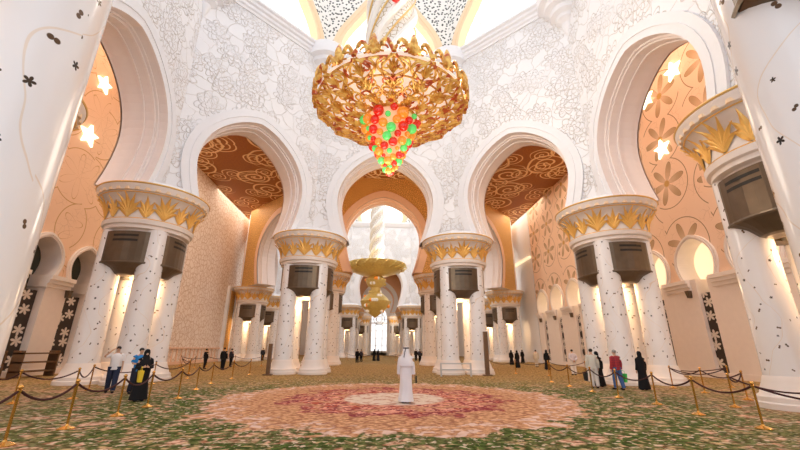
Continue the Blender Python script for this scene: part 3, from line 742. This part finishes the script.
# ------------------------------------------------------------------ chandeliers
for nm_, yy, zz, hw in (('ceiling_beam', 16.44, 32.8, 15.0), ('ceiling_beam_far', 62.5, 38.2, 20.0)):
    m = MB(); m.box(-hw, hw, yy - .5, yy + .5, zz, zz + .8); tag(m.build(nm_, 'white'), 'white beam high in the drum carrying a chandelier', kind='structure')
def dish_pt(r, a, Rm, z0, hgt): return (r * math.cos(a), r * math.sin(a), z0 + hgt * (r / Rm) ** 2)
def make_chandelier():
    root = empty('crystal_chandelier', (0, 16.44, 14.0))
    Rm, H = 3.85, 0.75; Z = 0.0
    # scrolls
    NS = 14
    def spiral(m, s_, rc, ac, R0, turns, ph, rad, dz=0.0):
        pts = []
        for i in range(27):
            q = i / 26; th = ph + s_ * turns * 2 * PI * q; rr = R0 * (1 - 0.82 * q)
            pts.append(Vector(dish_pt(rc + rr * math.cos(th), ac + rr * math.sin(th) / rc, Rm, Z - 0.10 + dz, H)))
        m.tube(pts, lambda t: rad * (1.15 - 0.5 * t), 6)
    for k in range(NS):
        a0 = 2 * PI * k / NS; w_ = PI / NS
        for s_ in (-1, 1):
            m = MB()
            spiral(m, s_, 3.42, a0 + s_ * w_ * .52, 0.40, 1.5, PI, 0.060)
            spiral(m, s_, 2.75, a0 + s_ * w_ * .55, 0.30, 1.4, 0, 0.055, -.08)
            spiral(m, s_, 2.15, a0 + s_ * w_ * .5, 0.27, 1.3, PI, 0.050)
            spiral(m, s_, 1.60, a0 + s_ * w_ * .5, 0.20, 1.1, 0, 0.045, -.06)
            m.tube([dish_pt(1.3 + 2.6 * q, a0 + s_ * (0.8 * w_ * math.sin(PI * q * 2.5) ** 2 + 0.02), Rm, Z - 0.14, H) for q in [i / 24 for i in range(25)]], 0.045, 6)
            m.tube([dish_pt(2.4 + 1.5 * q, a0 + s_ * w_ * (1 - .7 * math.sin(PI * q)), Rm, Z - 0.18, H) for q in [i / 10 for i in range(11)]], 0.05, 6)
            m.build('gilt_scroll', 'gilt', root, True)
        m = MB(); aa = a0 + w_
        for ln, tw in ((1.0, 0), (.85, .3), (.85, -.3), (0.6, .65), (0.6, -.65)):
            for base in (1.5, 2.3, 3.1):
                rows = []
                for i in range(6):
                    q = i / 5; r_ = base + ln * 0.8 * q * math.cos(tw); w = 0.075 * math.sin(PI * min(1, q * .9 + .1)) + 0.008
                    cx = aa + ln * 0.8 * q * math.sin(tw) / r_
                    rows.append([dish_pt(r_, cx - w / r_, Rm, Z - .15, H), dish_pt(r_, cx, Rm, Z - .24, H), dish_pt(r_, cx + w / r_, Rm, Z - .15, H)])
                m.grid(rows)
        m.build('gilt_leaf', 'gilt', root)
        m = MB(); rz = Z + H
        for s2, h2 in ((-1, .50), (0, 1.0), (1, .50)):
            m.tube([(Rm * math.cos(a0 + s2 * .05 * q), Rm * math.sin(a0 + s2 * .05 * q), rz + h2 * q) for q in (0, .25, .5, .75, 1)], lambda t: 0.17 * math.sin(PI * (0.15 + 0.8 * t)) + .02, 6)
        for s2 in (-1, 1):
            m.tube([((Rm + .05) * math.cos(a0 + s2 * (.05 + .17 * q)), (Rm + .05) * math.sin(a0 + s2 * (.05 + .17 * q)), rz + 0.62 * math.sin(PI * q)) for q in [i / 8 for i in range(9)]], 0.095, 6)
            m.tube([((Rm - .02) * math.cos(a0 + s2 * (.11 + .05 * math.cos(t))), (Rm - .02) * math.sin(a0 + s2 * (.11 + .05 * math.cos(t))), rz + .22 + .16 * math.sin(t)) for t in [i * .6 for i in range(9)]], 0.045, 5)
        m.build('rim_fleuron', 'gilt', root, True)
    m = MB()
    for r_, rad in ((1.25, .09), (2.0, .05), (2.9, .05), (3.7, .06)):
        m.tube([dish_pt(r_, 2 * PI * j / 64, Rm, Z - .05, H) for j in range(64)], rad, 6, True)
    m.build('gilt_hoops', 'gilt', root, True)
    m = MB(); n = 64
    prof = [(0.6, 0.25), (1.3, .32), (2.1, 0.45), (3.0, .62), (3.7, .9), (3.7, .95), (3.0, .7), (1.2, .6)]
    m.lathe(prof, n=n); m.build('crystal_bowl', 'lit_crystal', root, True)
    # shaft with twisted strands
    m = MB(); m.lathe([(1.15, 0.5), (1.2, 4), (1.2, 20)], n=48); m.build('shaft', 'shaft', root, True)
    for k in range(6):
        m = MB(); a0 = 2 * PI * k / 6
        m.tube([(1.22 * math.cos(a0 + z * .45), 1.22 * math.sin(a0 + z * .45), z) for z in [0.6 + i * .35 for i in range(56)]], lambda t: 0.24, 8)
        m.build('twisted_strand', 'shaft', root, True)
        m = MB(); a0 += PI / 6
        m.tube([(1.32 * math.cos(a0 + z * .45), 1.32 * math.sin(a0 + z * .45), z) for z in [0.6 + i * .35 for i in range(56)]], 0.05, 6)
        m.build('gold_strand', 'gold_line', root, True)
    for k in range(10):
        a = k * 2.4; z = 4.5 + k * 0.9; m = MB(); m.ball((1.52 * math.cos(a), 1.52 * math.sin(a), z), (.22, .1, .12)); m.build('crystal_blossom', 'red' if k % 3 else 'amber', root, True)
    # cup and hanging crystals
    m = MB(); m.lathe([(1.25, 0.05), (1.18, -.25), (1.0, -.7), (0.75, -1.15), (0.48, -1.6), (0.25, -2.0), (0.08, -2.4), (0.02, -2.5)], n=40)
    m.build('crystal_cup', 'amber_cup', root, True)
    protos = {}
    rnd = random.Random(3); i = 0; N = 98
    for i in range(N):
        q = (i + .5) / N; z = -0.1 - 2.85 * (q ** 1.1) ; rr = max(0.02, 1.36 * (1 - (max(0, -z - 0.1) / 2.9)) ** 0.75 + 0.03)
        a = i * 2.39996
        col = ('red', 'amber', 'green', 'red', 'amber', 'red', 'green', 'amber', 'red', 'amber', 'green')[(i * 7) % 11]
        sz = (0.12 + 0.15 * rnd.random() ** 1.2) * (1.15 - 0.5 * q)
        if col not in protos:
            m = MB(); m.ball((0, 0, 0), 1.0, 14, 9); protos[col] = o = m.build('crystal_ball', col, root, True)
        else:
            o = protos[col].copy(); COL.objects.link(o)
        o.location = (rr * math.cos(a), rr * math.sin(a), z); o.scale = (sz,) * 3
        o['label'] = {'red': 'red glass ball', 'green': 'green glass ball', 'amber': 'amber glass ball'}[col]
    return root
ch = tag(make_chandelier(), 'huge gilded openwork chandelier with red and green crystal cup hanging over the medallion', 'chandelier')
ch.location = (0.0, 16.44, 12.75)
def make_far_chandelier():
    root = empty('crystal_chandelier', (0, 62.5, 14.0))
    m = MB(); m.lathe([(0.3, -1.1), (2.2, -.9), (3.8, -.35), (4.8, .35), (5.05, .9), (4.7, .95), (3.4, .6), (1.0, .5)], n=60); m.build('dish', 'bright_gilt', root, True)
    for k in range(20):
        a0 = 2 * PI * k / 20; m = MB()
        m.tube([((4.2 + .9 * math.cos(t)) * math.cos(a0 + .12 * math.sin(t)), (4.2 + .9 * math.cos(t)) * math.sin(a0 + .12 * math.sin(t)), .5 + .55 * math.sin(t)) for t in [i * .5 for i in range(13)]], .12, 5)
        m.build('gilt_scroll', 'bright_gilt', root, True)
    m = MB(); m.lathe([(0.9, .4), (0.95, 8), (0.95, 24)], n=24); m.build('shaft', 'shaft', root, True)
    for k in range(4):
        m = MB(); a0 = 2 * PI * k / 4
        m.tube([(1.0 * math.cos(a0 + z * .8), 1.0 * math.sin(a0 + z * .8), z) for z in [0.6 + i * .4 for i in range(55)]], .32, 7); m.build('twisted_strand', 'shaft', root, True)
    m = MB(); m.lathe([(1.0, -1.0), (1.7, -1.6), (1.5, -2.4), (0.8, -3.0), (0.9, -3.7), (1.9, -4.6), (2.45, -5.2), (2.2, -6.0), (1.2, -7.0), (0.1, -7.8)], n=36)
    cup = m.build('lower_cup', 'bright_gilt', root, True)
    rnd = random.Random(5)
    prof = [(-1.6, 1.7), (-2.4, 1.5), (-3.7, .95), (-4.4, 1.7), (-5.2, 2.45), (-6.0, 2.2), (-6.8, 1.4)]
    for i in range(70):
        z, r_ = prof[i % 7]; a = i * 2.4 + z; m = MB(); m.ball((r_ * math.cos(a), r_ * math.sin(a), z), .27, 8, 6); m.build('crystal_ball', rnd.choice(['clear', 'bright_gilt', 'amber']), root, True)
    return root
fch = tag(make_far_chandelier(), 'distant golden tiered chandelier on a twisted shaft seen through the centre arch', 'chandelier')
fch.location = (-0.9, 62.5, 14.3)
for (x, y, z, e) in ((0, 16.44, 16.6, 1500), (-2.4, 16.44, 9.2, 700), (0, 62.5, 17, 2200), (0, 101, 9, 500)):  # chandelier lamps; the last is a fill added before the end wall
    l = bpy.data.lights.new('chandelier_or_fill_light', 'POINT'); l.energy = e; l.color = (1, .88, .72); l.shadow_soft_size = 2.0
    o = bpy.data.objects.new('chandelier_or_fill_light', l); COL.objects.link(o); o.location = (x + 2.4, y, z)

# area lights added to brighten the aisles, gold passage and central dome bay
def area(x, y, z, sx, sy, e, c, rot=(0, 0, 0)):
    l = bpy.data.lights.new('area_fill', 'AREA'); l.shape = 'RECTANGLE'; l.size = sx; l.size_y = sy; l.energy = e * 0.5; l.color = c
    o = bpy.data.objects.new('area_fill', l); COL.objects.link(o); o.location = (x, y, z); o.rotation_euler = rot; return o
for sx in (-1, 1):
    area(sx * 18.2, 14, 30.8, 5, 24, 4600, (1, .80, .60))
    area(sx * 15, 36, 21.8, 10, 10, 2300, (1, .80, .60))
    area(sx * 20.5, 62, 21.8, 3, 30, 1600, (1, .80, .62))
    area(sx * 12, 98, 21.8, 10, 20, 1500, (1, .88, .76))
area(0, 37.5, 11.0, 5, 8, 900, (1, .80, .58), (PI, 0, 0))  # upward fill added to lighten the gold passage, no fixture here
area(0, 62.5, 41, 26, 26, 5200, (1, .97, .94))  # broad overhead fill added above the central dome bay

# wall star lamps
def star_lamp(sx, y, z, rad, lb, pts=5):
    rad *= .8
    m = MB(); P = []
    for i in range(pts * 2):
        a = PI / 2 + PI * i / pts; rr = rad if i % 2 == 0 else rad * .45
        P.append((0, rr * math.cos(a), rr * math.sin(a)))
    x = sx * 21.85
    fr = [(x, y + p[1], z + p[2]) for p in P]; bk = [(sx * 22.0, y + p[1] * 1.05, z + p[2] * 1.05) for p in P]
    m.quad(fr if sx < 0 else fr[::-1]); m.grid([fr + [fr[0]], bk + [bk[0]]])
    tag(m.build('star_lamp', 'star_light'), lb, 'wall lamp', 'glowing star lamps set in the side walls')
star_lamp(1, 25.7, 22.0, 1.0, 'upper star lamp on the right tan wall inside the big arch')
star_lamp(1, 25.3, 17.0, 1.0, 'lower star lamp on the right tan wall inside the big arch')
star_lamp(1, 22.6, 22.3, 1.0, 'star lamp on the right tan wall closest to the arch edge')
star_lamp(-1, 25.4, 16.5, 1.05, 'large lowest star lamp on the left tan wall')
star_lamp(-1, 25.4, 21.0, 0.9, 'upper star lamp on the left tan wall')
star_lamp(-1, 28.4, 20.8, 0.8, 'star lamp on the left tan wall next to the arch soffit')

# ------------------------------------------------------------------ stanchions and ropes
def make_stanchion():
    root = empty('rope_stanchion', (0, 0, 0))
    m = MB(); m.lathe([(0.01, 0), (0.17, 0), (0.17, 0.02), (0.13, 0.04), (0.04, 0.07), (0.03, 0.1)], n=20); m.build('base', 'brass', root, True)
    m = MB(); m.lathe([(0.026, 0.08), (0.026, 0.88), (0.04, 0.9), (0.04, 0.93), (0.026, 0.94)], n=12); m.build('pole', 'brass', root, True)
    m = MB(); m.ball((0, 0, 0.98), 0.045, 10, 8); m.build('finial', 'brass', root, True)
    return root
st0 = make_stanchion(); used = [0]
def rope(p, q, lb, sag=0.22):
    m = MB(); p = Vector(p); q = Vector(q); d = (q - p); e_ = d.normalized() * .045; p = p + e_; q = q - e_; d = q - p
    if d.length > 3: sag *= 1.3
    pts = [p + d * t + Vector((0, 0, 0.90 - sag * 4 * t * (1 - t))) for t in [i / 14 for i in range(15)]]
    m.tube(pts, 0.024, 6)
    tag(m.build('barrier_rope', 'rope', smooth=True), lb, 'rope', 'dark barrier ropes between the brass posts')
ROWS = [
 ('front left row', [(-7.05, 6.6), (-7.11, 8.08), (-7.17, 9.6), (-7.16, 11.28), (-7.3, 12.88), (-7.39, 14.9), (-8.1, 17.9), (-8.7, 20.9), (-8.79, 24.0), (-8.9, 27.5)]),
 ('rear left row', [(-13.4, 14.3), (-11.8, 13.6), (-10.9, 14.83), (-12.3, 17.6), (-11.4, 20.6), (-11.4, 24.2), (-13.3, 28.5), (-15.8, 32.5), (-17.0, 37.5)]),
 ('front right row', [(9.3, 22.0), (9.05, 19.42), (8.86, 17.0), (8.75, 15.0), (8.93, 13.2), (8.6, 11.1), (8.52, 9.17), (9.6, 7.0)]),
 ('rear right row', [(17.2, 24.8), (16.9, 18.9), (13.7, 18.6), (13.54, 16.59), (13.19, 14.29), (11.0, 12.5), (10.9, 9.0)]),
 ('far right row', [(8.9, 33.0), (10.0, 29.6), (11.4, 27.0), (13.6, 26.2), (15.6, 26.8)]),
 ('left aisle row', [(-19.5, 40.0), (-17.0, 40.0), (-14.5, 40.5), (-12.0, 41.0), (-9.5, 41.0)]),
 ('centre far row', [(-5, 62), (-2.5, 62), (0, 62), (2.5, 62), (5, 62)]),
]
pos = ['first', 'second', 'third', 'fourth', 'fifth', 'sixth', 'seventh', 'eighth', 'ninth', 'tenth']
for nm, pts in ROWS:
    for i, (x, y) in enumerate(pts):
        o = st0 if used[0] == 0 else copy_tree(st0); used[0] += 1
        o.location = (x, y, 0)
        tag(o, 'brass rope post, %s in the %s' % (pos[i], nm), 'stanchion', 'brass stanchions of the ' + nm)
        if i: rope((*pts[i - 1], 0), (x, y, 0), 'dark rope between the %s and %s posts of the %s' % (pos[i - 1], pos[i], nm))

# low railing and posts at the centre piers
m = MB(); 
rl = empty('low_railing', (4.85, 26.4, 0)); tag(rl, 'low steel railing in front of the right centre pier', 'railing')
for x in (-1.0, 1.0):
    m = MB(); m.box(x - .05, x + .05, -.05, .05, 0, .85); m.build('post', 'steel', rl)
for z in (0.42, 0.8):
    m = MB(); m.box(-1.0, 1.0, -.03, .03, z - .04, z + .04); m.build('rail', 'steel', rl)
m = MB(); m.box(-.14, .14, -.1, .1, 0.0, 2.9); m.box(-.3, .3, -.2, .2, 0, .08)
o = m.build('display_post', 'wood_brown'); o.location = (7.15, 27.1, 0); tag(o, 'tall dark brown post standing right of the right centre pier', 'post')
m = MB(); m.box(-.12, .12, -.1, .1, 0.0, 2.0); m.box(-.28, .28, -.2, .2, 0, .08)
o = m.build('display_post', 'wood_brown'); o.location = (-7.6, 27.1, 0); tag(o, 'dark brown post standing left of the left centre pier', 'post')
for x, y, lb in ((-20.9, 25.2, 'dark shoe rack against the left wall under the flower grille door'), (-20.9, 21.6, 'dark shoe rack against the left wall nearer the frame edge')):
    r0 = empty('shoe_rack', (x, y, 0)); tag(r0, lb, 'shoe rack', 'shoe racks by the left wall')
    for z in (.3, .8, 1.3):
        m = MB(); m.box(-.3, .3, -1.3, 1.3, z, z + .08); m.build('shelf', 'wood_brown', r0)
    for yy in (-1.25, 1.25):
        m = MB(); m.box(-.3, .3, yy - .05, yy + .05, 0, 1.5); m.build('side_panel', 'wood_brown', r0)

# ------------------------------------------------------------------ people
def skin_obj(name, joints, edges, mat, parent, sub=2):
    me = bpy.data.meshes.new(name); me.from_pydata([j[0] for j in joints], edges, [])
    o = bpy.data.objects.new(name, me); COL.objects.link(o); o.parent = parent
    me.materials.append(M[mat] if isinstance(mat, str) else mat)
    md = o.modifiers.new('skin', 'SKIN'); md.use_smooth_shade = True
    sv = me.skin_vertices[0].data
    for i, j in enumerate(joints):
        rr = j[1]; sv[i].radius = rr if isinstance(rr, tuple) else (rr, rr)
    sv[0].use_root = True
    s2 = o.modifiers.new('sub', 'SUBSURF'); s2.levels = s2.render_levels = sub
    return o
def person(x, y, rz, label, height=1.72, top=(.8, .8, .8), bottom=(.03, .04, .08), kind='shirt', headwear='hair', arms='down', stride=0.0, female=False,
           bag=None, topmat=None, shoes=(0.02, .02, .02), group=None, detail=True):
    k = height / 1.75
    root = empty('person', (x, y, 0), rz); root.scale = (k, k, k)
    tag(root, label, 'person', group)
    sh = 0.185 if female else 0.205
    st = stride
    # facing -Y locally
    J = [((0, 0, .98), .13), ((0, -.01, 1.14), (.125, .10)), ((0, 0, 1.32), (.15, .11)), ((0, .01, 1.45), (.09, .08)), ((0, 0, 1.52), .05), ((0, -.015, 1.60), (.078, .09)), ((0, -.01, 1.69), (.07, .085))]
    E = [(0, 1), (1, 2), (2, 3), (3, 4), (4, 5), (5, 6)]
    def add(p, r, par): J.append((p, r)); E.append((par, len(J) - 1)); return len(J) - 1
    hands = {}
    for s_ in (-1, 1):
        a = add((s_ * sh, .01, 1.40), .055, 3)
        if arms == 'salute' and s_ == -1:
            el = add((s_ * (sh + .20), -.10, 1.36), .042, a); wr = add((s_ * (sh - .02), -.17, 1.60), .028, el); hd = (s_ * (sh - .10), -.16, 1.66)
        elif arms == 'back':
            el = add((s_ * (sh + .08), .10, 1.16), .042, a); wr = add((s_ * .07, .17, .98), .028, el); hd = (s_ * .0, .18, .95)
        elif arms == 'front':
            el = add((s_ * (sh + .05), -.02, 1.15), .042, a); wr = add((s_ * .10, -.22, 1.15), .028, el); hd = (s_ * .05, -.28, 1.17)
        else:
            el = add((s_ * (sh + .035), .02, 1.14), .042, a); wr = add((s_ * (sh + .05), -.04, .90), .028, el); hd = (s_ * (sh + .05), -.06, .82)
        h = add(hd, .032, wr); hands[s_] = Vector(hd)
        wv = Vector(J[wr][0]); d = (Vector(hd) - wv).normalized()
        if detail:
            side = d.cross(Vector((1, 0, 0) if abs(d.x) < .8 else (0, 1, 0))).normalized()
            for q, ln in ((-.024, .07), (-.008, .085), (.008, .08), (.024, .065)):
                b = Vector(hd) + side * q + d * .025
                f1 = add(tuple(b), .010, h); add(tuple(b + d * ln * .6 + Vector((0, 0, -.008))), .008, f1)
            th = add(tuple(Vector(hd) + side * .04), .011, h); add(tuple(Vector(hd) + side * .06 + d * .04), .009, th)
        hip = add((s_ * .10, 0, .90), (.095, .10), 0); f_ = st * s_
        kn = add((s_ * .105, -.02 - f_ * .5, .50), .062, hip); an = add((s_ * .11, .03 - f_, .09), .042, kn)
        add((s_ * .12, -.12 - f_, .035), (.042, .03), an)
    body = skin_obj('body', J, E, 'skin', root, 1)
    # face details
    if detail:
        m = MB(); m.ball((0, -.125, 1.625), (.014, .022, .025), 8, 6); m.build('nose', 'skin', root, True)
        for s_ in (-1, 1):
            m = MB(); m.ball((s_ * .032, -.100, 1.655), (.012, .008, .007), 8, 6); m.build('eye', 'dark', root, True)
    cm = topmat or cloth(top); bmx = cloth(bottom)
    def loft(name, rows, mat, n=20, fold=0.0, folds=9):
        m = MB(); P = []
        for (cx, cy, rx, ry, z) in rows:
            P.append([(cx + rx * (1 + fold * (1.6 - z) * math.sin(folds * 2 * PI * j / n * 1.0 + z * 2)) * math.cos(2 * PI * j / n), cy + ry * (1 + fold * (1.6 - z) * math.sin(folds * 2 * PI * j / n + z * 2)) * math.sin(2 * PI * j / n), z) for j in range(n)])
        m.grid(P, None, True); m.quad(P[-1]); return m.build(name, mat, root, True)
    def sleeve(mat, rad, short):
        for s_ in (-1, 1):
            idx = 7 if s_ == -1 else None
        # joints of the arms follow the trunk list
        m_idx = [i for i, (p, r) in enumerate(J) if abs(abs(p[0]) - sh) < 1e-6 and abs(p[2] - 1.40) < 1e-6]
        for a in m_idx:
            e1 = a + 1; w1 = a + 2
            A_, B_, C_ = Vector(J[a][0]), Vector(J[e1][0]), Vector(J[w1][0])
            path = [A_ + (Vector((0, 0, 1.40)) - A_) * .35 + Vector((0, 0, .02)), A_, A_.lerp(B_, .5), B_] if short else [A_ + (Vector((0, 0, 1.40)) - A_) * .35 + Vector((0, 0, .02)), A_, A_.lerp(B_, .5), B_, B_.lerp(C_, .5), C_]
            if short: path = path[:3] + [A_.lerp(B_, .8)]
            m = MB(); m.tube(path, lambda t: rad * (1.15 - .2 * t), 10); m.build('sleeve', mat, root, True)
    if kind in ('robe', 'abaya'):
        w = .27 if kind == 'robe' else .30
        loft('robe', [(0, 0, w - .01, .22, .05), (0, 0, w - .05, .20, .35), (0, 0, .20, .16, .75), (0, 0, .215, .155, 1.0), (0, 0, .215, .15, 1.2), (0, 0, sh + .02, .14, 1.34), (0, .01, sh - .04, .11, 1.43), (0, .01, .08, .08, 1.51)], cm, 40, 0.035, 7)
        sleeve(cm, .068, False)
    else:
        loft('shirt', [(0, 0, .185, .145, .86), (0, 0, .18, .14, 1.0), (0, 0, .18, .14, 1.18), (0, 0, sh + .012, .145, 1.34), (0, .01, sh - .03, .105, 1.44), (0, .01, .08, .075, 1.49)], cm)
        sleeve(cm, .072, kind == 'tshirt')
        ji = [i for i, (p, r) in enumerate(J) if abs(p[2] - .90) < 1e-6 and abs(abs(p[0]) - .10) < 1e-6]
        tr = MB()
        for h in ji:
            A_, B_, C_ = Vector(J[h][0]), Vector(J[h + 1][0]), Vector(J[h + 2][0])
            tr.tube([A_ + Vector((0, 0, .08)), A_, A_.lerp(B_, .5), B_, B_.lerp(C_, .5), C_], lambda t: .128 - .048 * t, 12)
        tr.build('trousers', bmx, root, True)
    for s_ in (-1, 1):
        f_ = st * s_; m = MB(); m.ball((s_ * .115, -.06 - f_, .045), (.055, .145, .045), 12, 7); m.build('shoe', cloth(shoes), root, True)
    if headwear == 'hair' or headwear == 'grey':
        m = MB(); P = []
        m.ball((0, .012, 1.685), (.088, .102, .082), 16, 10); 
        m.v = [(a, b, max(c, 1.675) if b < -.02 else max(c, 1.61)) for a, b, c in m.v]
        m.build('hair', 'hair' if headwear == 'hair' else 'grey_hair', root, True)
    elif headwear == 'ghutra':
        loft('head_cloth', [(0, .07, .255, .13, 1.16), (0, .06, .25, .145, 1.30), (0, .05, .20, .14, 1.42), (0, .03, .13, .115, 1.54), (0, .015, .105, .118, 1.66), (0, .01, .095, .11, 1.74), (0, .01, .05, .06, 1.785)], 'white', 24, .03, 5)
        m = MB()
        for z in (1.735, 1.757): m.tube([(.094 * math.cos(t), .012 + .108 * math.sin(t), z) for t in [2 * PI * i / 24 for i in range(24)]], .013, 6, True)
        m.build('agal_cord', 'dark', root, True)
        m = MB(); m.tube([(-.0, .12, 1.73), (.03, .165, 1.62), (.05, .19, 1.5), (.055, .2, 1.44)], .012, 6); m.build('cord_tail', 'dark', root, True)
    elif headwear == 'scarf':
        loft('headscarf', [(0, .02, .19, .15, 1.33), (0, .02, .14, .12, 1.45), (0, .025, .098, .10, 1.55), (0, .025, .102, .108, 1.66), (0, .015, .085, .10, 1.74), (0, .01, .04, .05, 1.785)], cm, 24)
    if bag:
        bc, bs, bl = bag
        hv = hands[bs]
        b = empty('hand_bag', (0, 0, 0)); M4 = Matrix.Translation((x, y, 0)) @ Matrix.Rotation(rz, 4, 'Z') @ Matrix.Scale(k, 4)
        b.matrix_world = M4 @ Matrix.Translation((hv.x + bs * .10, hv.y - (.13 if arms == 'front' else 0), 0))
        tag(b, bl, 'bag')
        zt = hv.z - .12; m = MB(); m.box(-.07, .07, -.17, .17, zt - .38, zt, .02); m.build('pouch', cloth(bc), b)
        m = MB(); m.tube([(0, -.12, zt - .01), (0, -.09, hv.z - .02), (0, 0, hv.z + .02), (0, .09, hv.z - .02), (0, .12, zt - .01)], .01, 5); m.build('handle', cloth(bc), b, True)
    return root
BLK = (.012, .012, .014); WHT = (.82, .82, .85)
person(0.59, 13.7, PI - .15, 'person in white robe and headdress with black cord standing on the medallion, back turned', 1.74, WHT, WHT, 'robe', 'ghutra')
m = MB(); m.box(-.025, .025, -.035, .035, .62, .84, .0); m.tube([(0, 0, .84), (0, 0, .93)], .006, 5)
o = m.build('prayer_beads', 'dark', merge=False); o.location = (.93, 13.66, 0); tag(o, 'dark string of beads held by the person in white robe', 'beads')
person(-10.9, 16.7, .5, 'person in white t-shirt and dark jeans raising a hand to the forehead', 1.74, (.84, .80, .80), (.03, .04, .08), 'tshirt', 'hair', 'salute', .16)
person(-9.75, 16.3, .9, 'person in bright blue t-shirt standing behind the figure in black', 1.68, (.03, .22, .55), (.025, .03, .05), 'tshirt', 'hair', 'front', .14)
person(-8.35, 14.2, .7, 'person in long black robe and headscarf holding a yellow bag on the left', 1.62, BLK, BLK, 'abaya', 'scarf', 'front', 0, True, bag=((.80, .58, .05), -1, 'yellow bag held by the figure in black on the left'))
person(13.75, 28.1, PI, 'person in pale lavender shirt and white trousers, hands clasped behind the back', 1.74, (.68, .64, .72), (.80, .76, .74), 'shirt', 'hair', 'back')
person(9.9, 18.6, PI - .2, 'person in cream shirt and pale trousers left of the red plaid shirt', 1.76, (.66, .63, .55), (.70, .66, .62), 'shirt', 'hair', 'down', bag=((.03, .03, .03), 1, 'dark bag at the side of the person in cream shirt'))
person(10.55, 19.3, PI, 'person in black robe half hidden behind the red plaid shirt', 1.62, BLK, BLK, 'abaya', 'scarf', 'down', 0, True)
person(10.6, 17.85, PI + .15, 'person in red plaid shirt and blue jeans with grey hair', 1.72, (.5, .03, .04), (.06, .13, .32), 'shirt', 'grey', 'down', .12, topmat=M['plaid'], bag=((.08, .62, .12), -1, 'bright green bag carried beside the red plaid shirt'))
person(11.75, 17.8, PI + .1, 'person in flowing black robe and headscarf right of the red plaid shirt', 1.64, BLK, BLK, 'abaya', 'scarf', 'down', 0, True)
FAR = [(512, 365, 'abaya', BLK, 'leftmost black-robed figure of the group right of the centre pier'),
 (518, 368, 'abaya', BLK, 'middle black-robed figure of the group right of the centre pier'),
 (523, 363, 'abaya', BLK, 'rightmost black-robed figure of the group right of the centre pier'),
 (537, 367, 'shirt', (.72, .66, .56), 'person in cream clothes walking left of a black-robed figure on the right'),
 (548, 370, 'abaya', BLK, 'black-robed figure right of the person in cream clothes'),
 (204, 369, 'shirt', BLK, 'lone person in black suit standing before the cream carved wall'),
 (222, 370, 'shirt', BLK, 'dark-clothed person, left of the two near the tall door panel'),
 (230, 367, 'shirt', (.03, .03, .05), 'dark-clothed person, right of the two near the tall door panel'),
 (262, 361, 'shirt', (.03, .03, .04), 'small dark-clothed person in the left aisle'),
 (357, 363, 'shirt', BLK, 'dark-suited person, left of the pair below the far chandelier'),
 (361, 362, 'shirt', (.05, .05, .07), 'dark-suited person, right of the pair below the far chandelier'),
 (374, 361, 'abaya', BLK, 'black-robed figure in front of the bright end window, left of two'),
 (378, 361, 'abaya', (.02, .02, .03), 'black-robed figure in front of the bright end window, right of two'),
 (416, 361, 'shirt', BLK, 'dark figure at the left end of the distant group behind the robed person'),
 (420, 362.5, 'shirt', (.04, .04, .06), 'second dark figure from the left in the distant group behind the robed person'),
 (424, 361, 'shirt', BLK, 'third dark figure from the left in the distant group behind the robed person'),
 (429, 362.3, 'abaya', BLK, 'dark figure at the right end of the distant group beside the centre pier'),
 (506, 361.5, 'shirt', (.03, .03, .04), 'distant dark figure by the aisle piers on the right')]
def floor_at(px, py):
    d = Vector(((px - 400) / 375, (225 - py) / 375, -1)); d = cam.matrix_world.to_3x3() @ d
    k = -CAMZ / d.z; return CAMX + d.x * k, d.y * k
for i, (px, py, kd, c, lb) in enumerate(FAR):
    x, y = floor_at(px, py)
    person(x, y, PI + random.uniform(-.7, .7), lb, random.uniform(1.62, 1.76), c, (.68, .62, .52) if c[0] > .5 else BLK, kd, 'scarf' if kd == 'abaya' else 'hair', 'down', 0 if kd == 'abaya' else .08, kd == 'abaya', detail=False)
